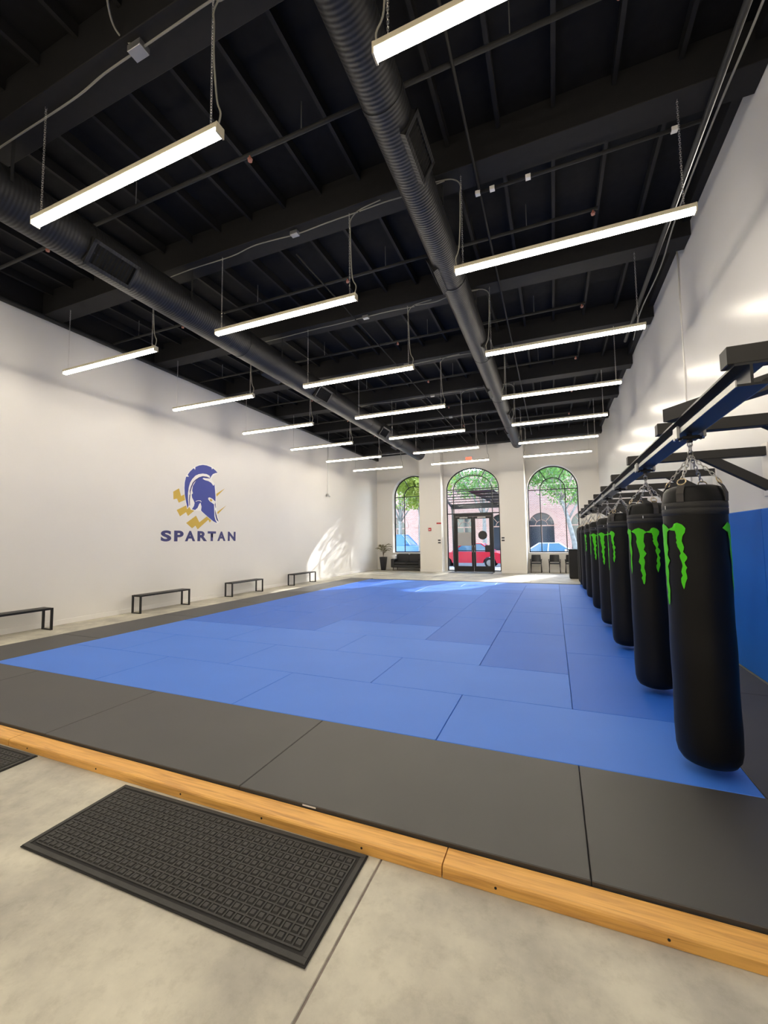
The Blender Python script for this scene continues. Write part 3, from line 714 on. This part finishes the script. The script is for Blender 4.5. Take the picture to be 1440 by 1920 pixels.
# ------------------------------------------------------------------ pipes, conduits and cables
def pipe_thing(name, label, pts, r, material='pipe', cat='pipe', n=10):
    return tag(MB().tube(pts, r, n).build(name, material, smooth='all'), label, cat)
POS = ['above the nearest lights', 'over the second row of lights', 'over the third row of lights', 'over the fourth row of lights', 'over the fifth row of lights', 'near the far wall']
for k in range(6):
    y = 3.60+2.46*k; z = 6.10
    rt = thing('sprinkler_pipe', 'thin dark sprinkler pipe crossing the ceiling '+POS[k], 'pipe', (0, y, z), group='sprinkler branch pipes')
    MB().tube([(XL+.25, 0, 0), (.72, 0, 0)], .024, 10).build('pipe_run', 'pipe', rt, smooth='all')
    for x in (-6.9, -3.1, .66):
        h = MB().tube([(x, 0, 0), (x, 0, -.05)], .014, 8).lathe([(.028, -.052), (.03, -.056), (.008, -.066), (.008, -.075), (.026, -.078)], 10, (x, 0, 0)).build('sprinkler_head', 'sprinkler', rt)
    for x in (-8.2, -5.0, -2.4, -.2):
        MB().tube([(x, 0, 0), (x, 0, ZD-z-.1)], .006, 6).build('hanger_rod', 'gal', rt)
pipe_thing('sprinkler_main', 'black pipe running along the top of the logo wall', [(XL+.25, YN+.1, 6.02), (XL+.25, 20.2, 6.02)], .045)
pipe_thing('conduit', 'thin black conduit beside the pipe on the logo wall', [(XL+.12, YN+.1, 6.09), (XL+.12, 20.0, 6.09)], .018)
pipe_thing('conduit', 'dark conduit under the ceiling close to the right wall', [(1.66, YN+.1, 6.06), (1.66, 10.5, 6.06)], .035)
pipe_thing('cable', 'pale cable strapped along the conduit near the right wall', smooth_path([(1.76, -3, 6.05), (1.74, 2.4, 6.06), (1.77, 4.0, 6.04), (1.74, 5.2, 6.05), (1.73, 6.6, 6.03), (1.79, 7.8, 6.05), (1.74, 9.2, 6.04), (1.82, 10.5, 6.05)]), .011, 'cord', 'cable')
pipe_thing('conduit', 'thin conduit running lengthwise right of the middle duct', [(-.72, 2.0, 6.08), (-.72, 18.6, 6.08)], .016)
pipe_thing('conduit', 'thin rod running lengthwise under the ceiling between the ducts', [(-3.55, 5.2, 6.08), (-3.55, 19.0, 6.08)], .013)
pipe_thing('wall_conduit', 'thin vertical conduit painted white on the right wall', [(XR-.015, 7.85, 1.95), (XR-.015, 7.85, 6.3)], .011, 'trim')
pipe_thing('cross_pipe', 'black horizontal pipe above the window by the sofa', [(-8.92, 19.6, 5.98), (-6.37, 19.6, 5.98)], .04)
cb = thing('ceiling_cable', 'pale cable with grey junction box along the nearest ceiling beam', 'cable', (0, 0, 0))
MB().tube(smooth_path([(-6.2, 2.44, 6.09), (-5.6, 2.42, 6.085), (-4.65, 2.42, 6.09), (-4.2, 2.41, 6.085), (-3.8, 2.38, 6.08), (-3.38, 2.37, 6.075)]), .010, 6).build('cable_run', 'cord', cb, smooth='all')
MB().tube(smooth_path([(-3.26, 2.37, 6.075), (-2.85, 2.37, 6.085), (-2.42, 2.37, 6.09), (-2.3, 2.4, 6.09), (-1.0, 2.4, 6.09)]), .010, 6).build('cable_run', 'cord', cb, smooth='all')
MB().tube(smooth_path([(-3.34, 2.34, 6.10), (-3.42, 2.28, 6.14), (-3.40, 2.16, 6.2), (-3.1, 1.9, 6.24), (-2.6, 1.6, 6.26)]), .009, 6).build('cable_run', 'cord', cb, smooth='all')
B(-3.40, -3.24, 2.32, 2.42, 6.04, 6.108, ch=.004).build('junction_box', 'gal', cb)
for k in range(1, 6):
    by = beam_y[3+k-1]; where = ['first', 'second', 'third', 'fourth', 'fifth'][k-1]
    cb = thing('ceiling_cable', 'pale cable strung along the %s beam beyond the nearest one' % where, 'cable', (0, by-.08, 0), group='cables along the beams')
    rr = random.Random(k)
    pts = [(-2.28, 0, 6.08)]+[(x_, rr.uniform(-.02, .02), 6.09-rr.random()*.02) for x_ in (-1.9, -1.6)]+[(-1.1, 0, 6.095)]
    MB().tube(smooth_path(pts), .008, 6).build('cable_run', 'cord', cb, smooth='all')
    pts = [(-6.0, 0, 6.06)]+[(x_, rr.uniform(-.03, .03), 6.09-rr.random()*.02) for x_ in (-5.3, -4.5, -4.0, -3.3, -2.8, -2.3)]
    MB().tube(smooth_path(pts), .008, 6).build('cable_run', 'cord', cb, smooth='all')
    B(-3.38, -3.26, -.04, .04, 6.05, 6.108, ch=.004).build('junction_box', 'gal', cb)
cb = thing('beam_conduit', 'dark conduit with white clips under the beam near the bags', 'conduit', (0, 5.12, 6.05))
MB().tube([(-.78, 0, 0), (1.62, 0, 0)], .020, 8).build('conduit_run', 'pipe', cb, smooth='all')
for x in (-.74, -.56, -.13, 1.38): B(x-.03, x+.03, -.026, .026, -.028, .024, ch=.004).build('clip', 'trim', cb)
rt = thing('wall_sensor', 'small sensor dangling on a thin wire against the logo wall', 'sensor', (XL+.04, 15.95, 3.66))
MB().tube([(0, 0, .04), (0, 0, 2.3)], .008, 6).build('wire', 'gal', rt)
MB().box(-.03, .03, -.06, .06, -.04, .05, ch=.01).build('sensor_body', 'gal', rt)
for s in (-1, 1): MB().tube([(0, s*.05, 0), (.03, s*.16, -.07)], .018, 8).build('lens_arm', 'gal', rt)

# ------------------------------------------------------------------ small things on the far wall
def small(name, label, cat, x0, x1, z0, z1, y, material, dep=.03, extra=None):
    rt = thing(name, label, cat, ((x0+x1)/2, y, (z0+z1)/2)); a, b_ = (x1-x0)/2, (z1-z0)/2
    B(-a, a, -dep, -.001, -b_, b_, ch=min(.006, dep/4)).build('plate', material, rt)
    if extra: extra(rt, a, b_, dep)
    return rt
small('fire_alarm', 'small red fire alarm box on the left pillar', 'alarm', -5.88, -5.74, 2.07, 2.22, YP, 'red', .05,
      lambda rt, a, b_, d: B(-a*.6, a*.6, -d-.012, -d, -b_*.3, b_*.1).build('pull_bar', 'white_print', rt))
small('red_strip', 'thin red strip sign on the right edge of left pillar', 'sign', -5.46, -5.22, 2.41, 2.48, YP, 'red', .02,
      lambda rt, a, b_, d: B(-a*.9, a*.9, -d-.003, -d, -b_*.2, b_*.2).build('stripe', 'tail', rt))
for x, z, lab in ((-5.33, 1.53, 'pair of black switches on the left pillar beside the entrance'), (-2.23, 1.61, 'pair of black switches on the right pillar beside the entrance')):
    def sw(rt, a, b_, d):
        for s in (-1, 1): B(-a*.85, a*.85, -d-.01, -d, s*b_*.55-b_*.3, s*b_*.55+b_*.3, ch=.003).build('switch_button', 'switch', rt)
    small('light_switch', lab, 'switch', x-.08, x+.08, z-.11, z+.11, YP, 'trim', .02, sw)
ex = thing('exit_sign', 'glowing red exit light above the arched entrance', 'exit sign', (-3.86, YD, 5.70))
B(-.18, .18, -.06, -.001, -.12, .12, ch=.01).build('sign_housing', 'trim', ex)
B(-.15, .15, -.068, -.06, -.09, .09, ch=.003).build('sign_face', 'red_lit', ex)

# ------------------------------------------------------------------ furniture by the windows
sf = thing('sofa', 'black leather sofa under the left arched window', 'sofa', (-7.245, 21.10, 0))
B(-.84, .84, -.38, .36, .17, .33, ch=.02).build('base', 'leather', sf)
for s in (-1, 1):
    B(*((-.67, -.005) if s < 0 else (.005, .67)), -.40, .16, .33, .47, ch=.03).build('seat_cushion', 'leather', sf)
    B(*((-.67, -.005) if s < 0 else (.005, .67)), .12, .36, .44, .88, ch=.04).build('back_cushion', 'leather', sf)
    B(*((-.86, -.68) if s < 0 else (.68, .86)), -.40, .37, .17, .63, ch=.03).build('armrest', 'leather', sf)
    for y in (-.33, .30): MB().tube([(s*.75, y, .17), (s*.77, y, 0)], [.022, .015], 8).build('leg', 'black_metal', sf)
B(-.84, .84, .33, .42, .17, .85, ch=.02).build('backrest', 'leather', sf)
bx_ = thing('carton', 'small white carton standing on the sofa armrest', 'box', (-8.04, 21.10, .632))
B(-.085, .085, -.12, .12, 0, .20, ch=.004).build('carton_body', 'paper', bx_); B(-.087, .087, -.122, .122, .17, .203, ch=.003).build('lid', 'white_print', bx_)
pl = thing('potted_plant', 'sparse dry palm in tall tapered black pot in the corner', 'plant', (-8.66, 21.0, 0))
m = MB(); sq = [(.10, 0), (.165, .70), (.165, .72), (.145, .72), (.14, .66)]
vs_ = [(s*a, t_*a, z) for a, z in sq for s, t_ in ((-1, -1), (1, -1), (1, 1), (-1, 1))]
fs_ = [(3, 2, 1, 0), (16, 17, 18, 19)]+[(k*4+j, k*4+(j+1) % 4, k*4+4+(j+1) % 4, k*4+4+j) for k in range(4) for j in range(4)]
m.add(vs_, fs_).build('pot', 'pot', pl)
B(-.135, .135, -.135, .135, .655, .67).build('soil', 'soil', pl)
rr = random.Random(3)
for k in range(9):
    a = k*2.39+.4; ht = rr.uniform(.65, 1.15); ou = rr.uniform(.2, .42); st = []
    for i in range(8):
        u = i/7; st.append(Vector((math.cos(a)*ou*u*u, math.sin(a)*ou*.7*u*u, .66+ht*(u-.35*u**3))))
    fr_ = MB().tube(st, [.010*(1-.7*i/7) for i in range(8)], 5).build('frond', 'stem', pl)
    lf = MB()
    for i in range(3, 8):
        for s in (-1, 1):
            p = st[i]; d = (st[i]-st[i-1]).normalized(); sd_ = d.cross(Vector((0, 0, 1))).normalized()*s
            tip = p+sd_*.16+d*.14+Vector((0, 0, -.07)); mid = p+sd_*.08+d*.07; wd = d*.014
            lf.add([p, mid+wd, tip, mid-wd+Vector((0, 0, .003))], [(0, 1, 2), (0, 2, 3)])
    lf.build('leaflets', 'leaf_dry', fr_)
def chair(x, y, label):
    rt = thing('chair', label, 'chair', (x, y, 0), group='black chairs under the right window')
    B(-.22, .22, -.22, .21, .42, .46, ch=.015).build('seat', 'plastic_black', rt)
    m = MB(); n = 8
    vs_ = []
    for i in range(n+1):
        t_ = i/n*2-1; xx = .23*t_; yy = .20-.06*(t_*t_)
        for z, dy in ((.50, 0), (.84, .06)):
            vs_ += [(xx*(1 if z < .6 else .88), yy+dy, z), (xx*(1 if z < .6 else .88), yy+dy+.025, z)]
    fs_ = []
    for i in range(n):
        a = i*4; b2 = a+4; fs_ += [(a, b2, b2+2, a+2), (a+1, a+3, b2+3, b2+1), (a+2, b2+2, b2+3, a+3), (a, a+1, b2+1, b2)]
    fs_ += [(0, 2, 3, 1), (n*4, n*4+1, n*4+3, n*4+2)]
    m.add(vs_, fs_).build('backrest', 'plastic_black', rt, smooth=True)
    for s in (-1, 1):
        MB().tube([(s*.23, -.20, 0), (s*.235, -.19, .44), (s*.25, -.18, .62)], .016, 8).build('leg', 'plastic_black', rt)
        MB().tube([(s*.25, .24, 0), (s*.22, .19, .44), (s*.21, .21, .55)], .016, 8).build('leg', 'plastic_black', rt)
        MB().box(s*.25-.022, s*.25+.022, -.20, .20, .61, .635, ch=.006).build('armrest', 'plastic_black', rt)
chair(-.83, 21.15, 'black armchair beside the right pillar, leftmost under the window')
chair(-.01, 21.15, 'black armchair in the middle under the right arched window')
chair(.70, 21.15, 'black armchair half hidden behind the black cabinet')
cbn = thing('cabinet', 'black upright cabinet at the far end of the bags', 'cabinet', (.78, 18.45, 0))
B(-.25, .25, -.26, .30, .03, 1.15, ch=.004).build('body', 'cabinet_black', cbn)
dd = B(-.235, .235, -.278, -.262, .07, 1.12, ch=.003).build('door', 'cabinet_black', cbn); MB().tube([(-.19, -.29, .6), (-.19, -.29, .74)], .006, 6).build('handle', 'black_metal', dd)
B(-.27, .27, -.285, .31, 1.15, 1.175, ch=.004).build('cabinet_top', 'cabinet_black', cbn); B(-.23, .23, -.22, .27, 0, .03).build('plinth', 'black_metal', cbn)

# ------------------------------------------------------------------ the street outside
gr = struct(B(-60, 40, 23.2, 80, -.5, -.13).build('street_ground', 'asphalt'))
struct(B(-60, 40, 22.06, 25.2, -.3, -.02).build('sidewalk_near', 'sidewalk')); struct(B(-60, 40, 33.0, 42.3, -.3, .02).build('sidewalk_far', 'sidewalk'))
bd = thing('brick_building', 'brick building with tall arched windows across the street', 'building', (0, 42, 0))
centres = [-1.05-3.7*k for k in range(-3, 6)]
half = 1.85
for cx in centres:
    a, zs = 1.12, 2.95; ar = arch_pts(cx, a, a, zs); m = MB(); z1 = 8.2
    m.add([(cx-half, 0, 0), (cx-a, 0, 0), (cx-a, 0, z1), (cx-half, 0, z1)], [(0, 1, 2, 3)]); m.add([(cx+a, 0, 0), (cx+half, 0, 0), (cx+half, 0, z1), (cx+a, 0, z1)], [(0, 1, 2, 3)])
    m.add([(cx-a, 0, 0), (cx+a, 0, 0), (cx+a, 0, .5), (cx-a, 0, .5)], [(0, 1, 2, 3)])
    lo = [(cx-a, .5)]+ar+[(cx+a, .5)]
    for p, q in zip(ar, ar[1:]): m.add([(p[0], 0, p[1]), (q[0], 0, q[1]), (q[0], 0, z1), (p[0], 0, z1)], [(0, 1, 2, 3)])
    for p, q in zip(lo, lo[1:]): m.add([(p[0], 0, p[1]), (q[0], 0, q[1]), (q[0], .5, q[1]), (p[0], .5, p[1])], [(0, 1, 2, 3)])
    m.add([(cx-half, 1, z1), (cx+half, 1, z1), (cx+half, 0, z1), (cx-half, 0, z1)], [(0, 1, 2, 3)])
    m.build('facade_bay', 'brick', bd)
    ring = MB(); o1 = arch_pts(cx, a+.36, a+.36, zs)
    for (p, q, r_, s_) in zip(ar, ar[1:], o1[1:], o1):
        ring.add([(v[0], -.06, v[1]) for v in (p, q, r_, s_)]+[(v[0], 0, v[1]) for v in (p, q, r_, s_)], [(0, 1, 2, 3), (0, 1, 5, 4), (2, 3, 7, 6)])
    ring.build('arch_surround', 'stone', bd)
    wn = MB().prism([(cx-a, .5), (cx+a, .5)]+ar[::-1], lambda p, q: (p, .40, q), lambda p, q: (p, .44, q)).build('window', 'dark_glass', bd)
    fr_ = MB(); bars(fr_, [(cx-a, zs-.1), (cx+a, zs-.1)], .37, .10, .06); bars(fr_, [(cx, .5), (cx, zs-.1)], .37, .07, .06); bars(fr_, arch_pts(cx, .55, .55, zs-.1), .37, .05, .05)
    for t_ in (R(45), R(90), R(135)): bars(fr_, [(cx+.55*math.cos(t_), zs-.1+.55*math.sin(t_)), (cx+a*math.cos(t_), zs+a*math.sin(t_))], .37, .05, .05)
    fr_.build('muntin', 'stone', wn)
B(centres[-1]-half, centres[0]+half, .9, 6, 0, 8.1).build('building_core', 'brick', bd)
B(centres[-1]-half, centres[0]+half, -.25, .3, 8.2, 8.5).build('cornice', 'stone', bd)

def tree(x, y, h, spread, label, leaf, seed, lean=0, nleaf=2600, low=.45, size=1):
    rr = random.Random(seed); rt = thing('street_tree', label, 'tree', (x, y, .0), group='street trees')
    m = MB(); tips = []
    trunk = [Vector((lean*(u**1.4), .1*math.sin(u*3), h*.5*u)) for u in [i/6 for i in range(7)]]
    m.tube(trunk, [.20-.09*i/6 for i in range(7)], 9)
    top = trunk[-1]
    for k in range(9):
        a = k*2.4+rr.random(); st = trunk[rr.choice((4, 5, 6))]; L = spread*rr.uniform(.6, 1)
        pts = [st+Vector((math.cos(a)*L*u, math.sin(a)*L*u, h*.45*u*rr.uniform(.9, 1.05))) for u in (0, .25, .5, .75, 1)]
        m.tube(pts, [.075, .06, .045, .03, .015], 6); tips += pts[1:]
        for j in range(2):
            p = pts[rr.choice((2, 3))]; a2 = a+rr.uniform(-1, 1); q = p+Vector((math.cos(a2), math.sin(a2), rr.uniform(-.1, .7)))*spread*.4
            m.tube([p, (p+q)/2+Vector((0, 0, .05)), q], [.03, .02, .01], 5); tips += [(p+q)/2, q]
    m.build('trunk', 'bark', rt, smooth='all')
    lf = MB()
    for k in range(nleaf):
        c = rr.choice(tips)+Vector((rr.gauss(0, .42), rr.gauss(0, .42), rr.gauss(0, .36)))
        if c.z < h*low: continue
        n1_ = Vector((rr.gauss(0, 1), rr.gauss(0, 1), rr.gauss(0, 1))).normalized(); n2_ = n1_.orthogonal().normalized(); s = rr.uniform(.07, .13)*size
        lf.add([c-n1_*s, c+n2_*s*.5, c+n1_*s, c-n2_*s*.5], [(0, 1, 2, 3)])
    tag(lf.build('foliage', leaf, rt), kind='stuff')
tree(1.55, 33.6, 9.0, 3.0, 'leafy tree with pale trunk beyond the right arched window', 'leaf_green', 1, lean=-.9, nleaf=6500, size=1.25, low=.46)
tree(-9.7, 33.8, 10, 3.2, 'tree with pale branching trunk beyond the left arched window', 'leaf_yellow', 2, lean=-.5)
tree(-5.2, 34.2, 10, 3.2, 'tall tree rising behind the entrance canopy', 'leaf_green', 3, low=.5, nleaf=4500, size=1.2)
tree(-12.6, 34.5, 9.5, 3.0, 'tree standing leftmost across the street, behind the blue car', 'leaf_yellow', 4)
tree(-7.75, 25.0, 8.5, 2.1, 'nearest street tree, pale forked trunk at the right of left window', 'leaf_yellow', 8, low=.42, nleaf=7000, size=1.3)
sh = thing('shrub', 'low green hedge at the foot of the right street tree', 'hedge', (1.9, 33.9, 0))
rr = random.Random(5); lf = MB()
for k in range(900):
    c = Vector((rr.gauss(0, .7), rr.gauss(0, .25), abs(rr.gauss(.3, .25)))); n1_ = Vector((rr.gauss(0, 1), rr.gauss(0, 1), rr.gauss(0, 1))).normalized(); n2_ = n1_.orthogonal().normalized(); s = .08
    lf.add([c-n1_*s, c+n2_*s*.5, c+n1_*s, c-n2_*s*.5], [(0, 1, 2, 3)])
tag(lf.build('foliage', 'leaf_yellow', sh), kind='stuff')

def car(x, y, paint, label, suv=False, flip=1):
    rt = thing('car', label, 'car', (x, y, -.13), 0 if flip > 0 else math.pi, group='parked cars')
    H = .42 if suv else 0; L = 2.2
    low = [(-L, .38), (-L+.03, .62), (-L+.10, .88+H), (-1.75, .97+H), (-1.0, 1.0+H), (.75, 1.0+H), (1.45, .92+H), (1.95, .80+H), (L-.03, .66), (L, .42), (L-.08, .28)]
    for cx in (1.35, -1.35):                       # wheel arches
        low += [(cx+.40*math.cos(R(a)), .30+.40*math.sin(R(a))) for a in range(0, 181, 30)]
    low += [(-L+.08, .28)]
    secs = [(-.88, .96), (-.80, 1.0), (.80, 1.0), (.88, .96)]; m = MB(); n = len(low)
    for w_, k in secs: m.v += [(p[0]*(k if abs(p[0]) > 1.9 else 1), w_, .30+(p[1]-.30)*k) for p in low]
    for i in range(3):
        for j in range(n): a = i*n+j; b2 = i*n+(j+1) % n; m.f.append((a, b2, b2+n, a+n))
    m.f += [tuple(range(n)), tuple(range(3*n, 4*n))]
    body = m.build('body', paint, rt)
    zt = 1.46+H*1.5; xb, xf = (-1.95, .95) if suv else (-1.55, .95); rb, rf = (-1.75, .35) if suv else (-.85, .30)
    g = MB().add([(xb, -.80, 1.0+H), (xf, -.80, 1.0+H), (xf, .80, 1.0+H), (xb, .80, 1.0+H), (rb, -.62, zt), (rf, -.62, zt), (rf, .62, zt), (rb, .62, zt)],
                 [(0, 1, 5, 4), (1, 2, 6, 5), (2, 3, 7, 6), (3, 0, 4, 7)]).build('window_glass', 'car_glass', rt)
    m = MB().box(rb-.03, rf+.03, -.64, .64, zt-.005, zt+.035, ch=.015)
    for s in (-1, 1):
        for (p, q) in (((xb, 1.0+H), (rb, zt)), ((xf, 1.0+H), (rf, zt)), ((-.35, 1.0+H), (-.30, zt))):
            m.tube([(p[0], s*.805, p[1]), (q[0], s*.625, q[1])], .04, 6)
    m.build('roof', paint, rt)
    for cx in (1.35, -1.35):
        for s in (-1, 1):
            wh = MB().tube([(cx, s*.68, .31), (cx, s*.87, .31)], .31, 18).build('wheel', 'tyre', rt, smooth=True); MB().tube([(cx, s*.86, .31), (cx, s*.885, .31)], .19, 14).build('hub', 'gal', wh, smooth=True)
    for s in (-1, 1):
        B(L-.16, L-.015, s*.62-.16, s*.62+.16, .62, .76, ch=.02).build('headlight', 'lamp_glass', rt); B(-L+.005, -L+.14, s*.66-.14, s*.66+.14, .68, .86, ch=.02).build('taillight', 'tail', rt)
        B(.55, .75, s*.95-.07, s*.95+.07, 1.0+H, 1.12+H, ch=.02).build('mirror', paint, rt)
car(-5.0, 26.6, 'car_red', 'bright red car parked outside the entrance doors', flip=-1)
car(.0, 26.8, 'car_white', 'white car with blue windows outside the right arched window')
car(-9.7, 26.6, 'car_blue', 'blue sport utility car outside the left arched window', suv=True)

cn = thing('entrance_canopy', 'black slatted canopy over the entrance outside', 'canopy', (DCX, 0, 0))
def cz(y): return 4.30-(y-22.2)*.235            # the canopy falls outward
for x in (-1.95, 1.95):
    MB().prism([(22.1, cz(22.1)), (24.9, cz(24.9)), (24.9, cz(24.9)-.10), (22.1, cz(22.1)-.10)], lambda a, b: (x-.05, a, b), lambda a, b: (x+.05, a, b)).build('side_beam', 'black_metal', cn)
B(-2.0, 2.0, 24.85, 24.97, 3.46, 3.72).build('fascia', 'black_metal', cn)
MB().prism([(-.5, 22.5), (.9, 22.5), (1.5, 24.85), (.6, 24.85)], lambda a, b: (a, b, cz(b)), lambda a, b: (a, b, cz(b)+.03)).build('infill_panel', 'black_metal', cn)
for k in range(6): B(-1.9, 1.9, 22.35+k*.44, 22.40+k*.44, cz(22.35+k*.44)-.05, cz(22.35+k*.44)-.004).build('slat', 'black_metal', cn)
for x in (-1.9, 1.9): MB().tube([(x, 24.8, 3.62), (x*.98, 24.8, -.02)], .05, 8).build('post', 'black_metal', cn)
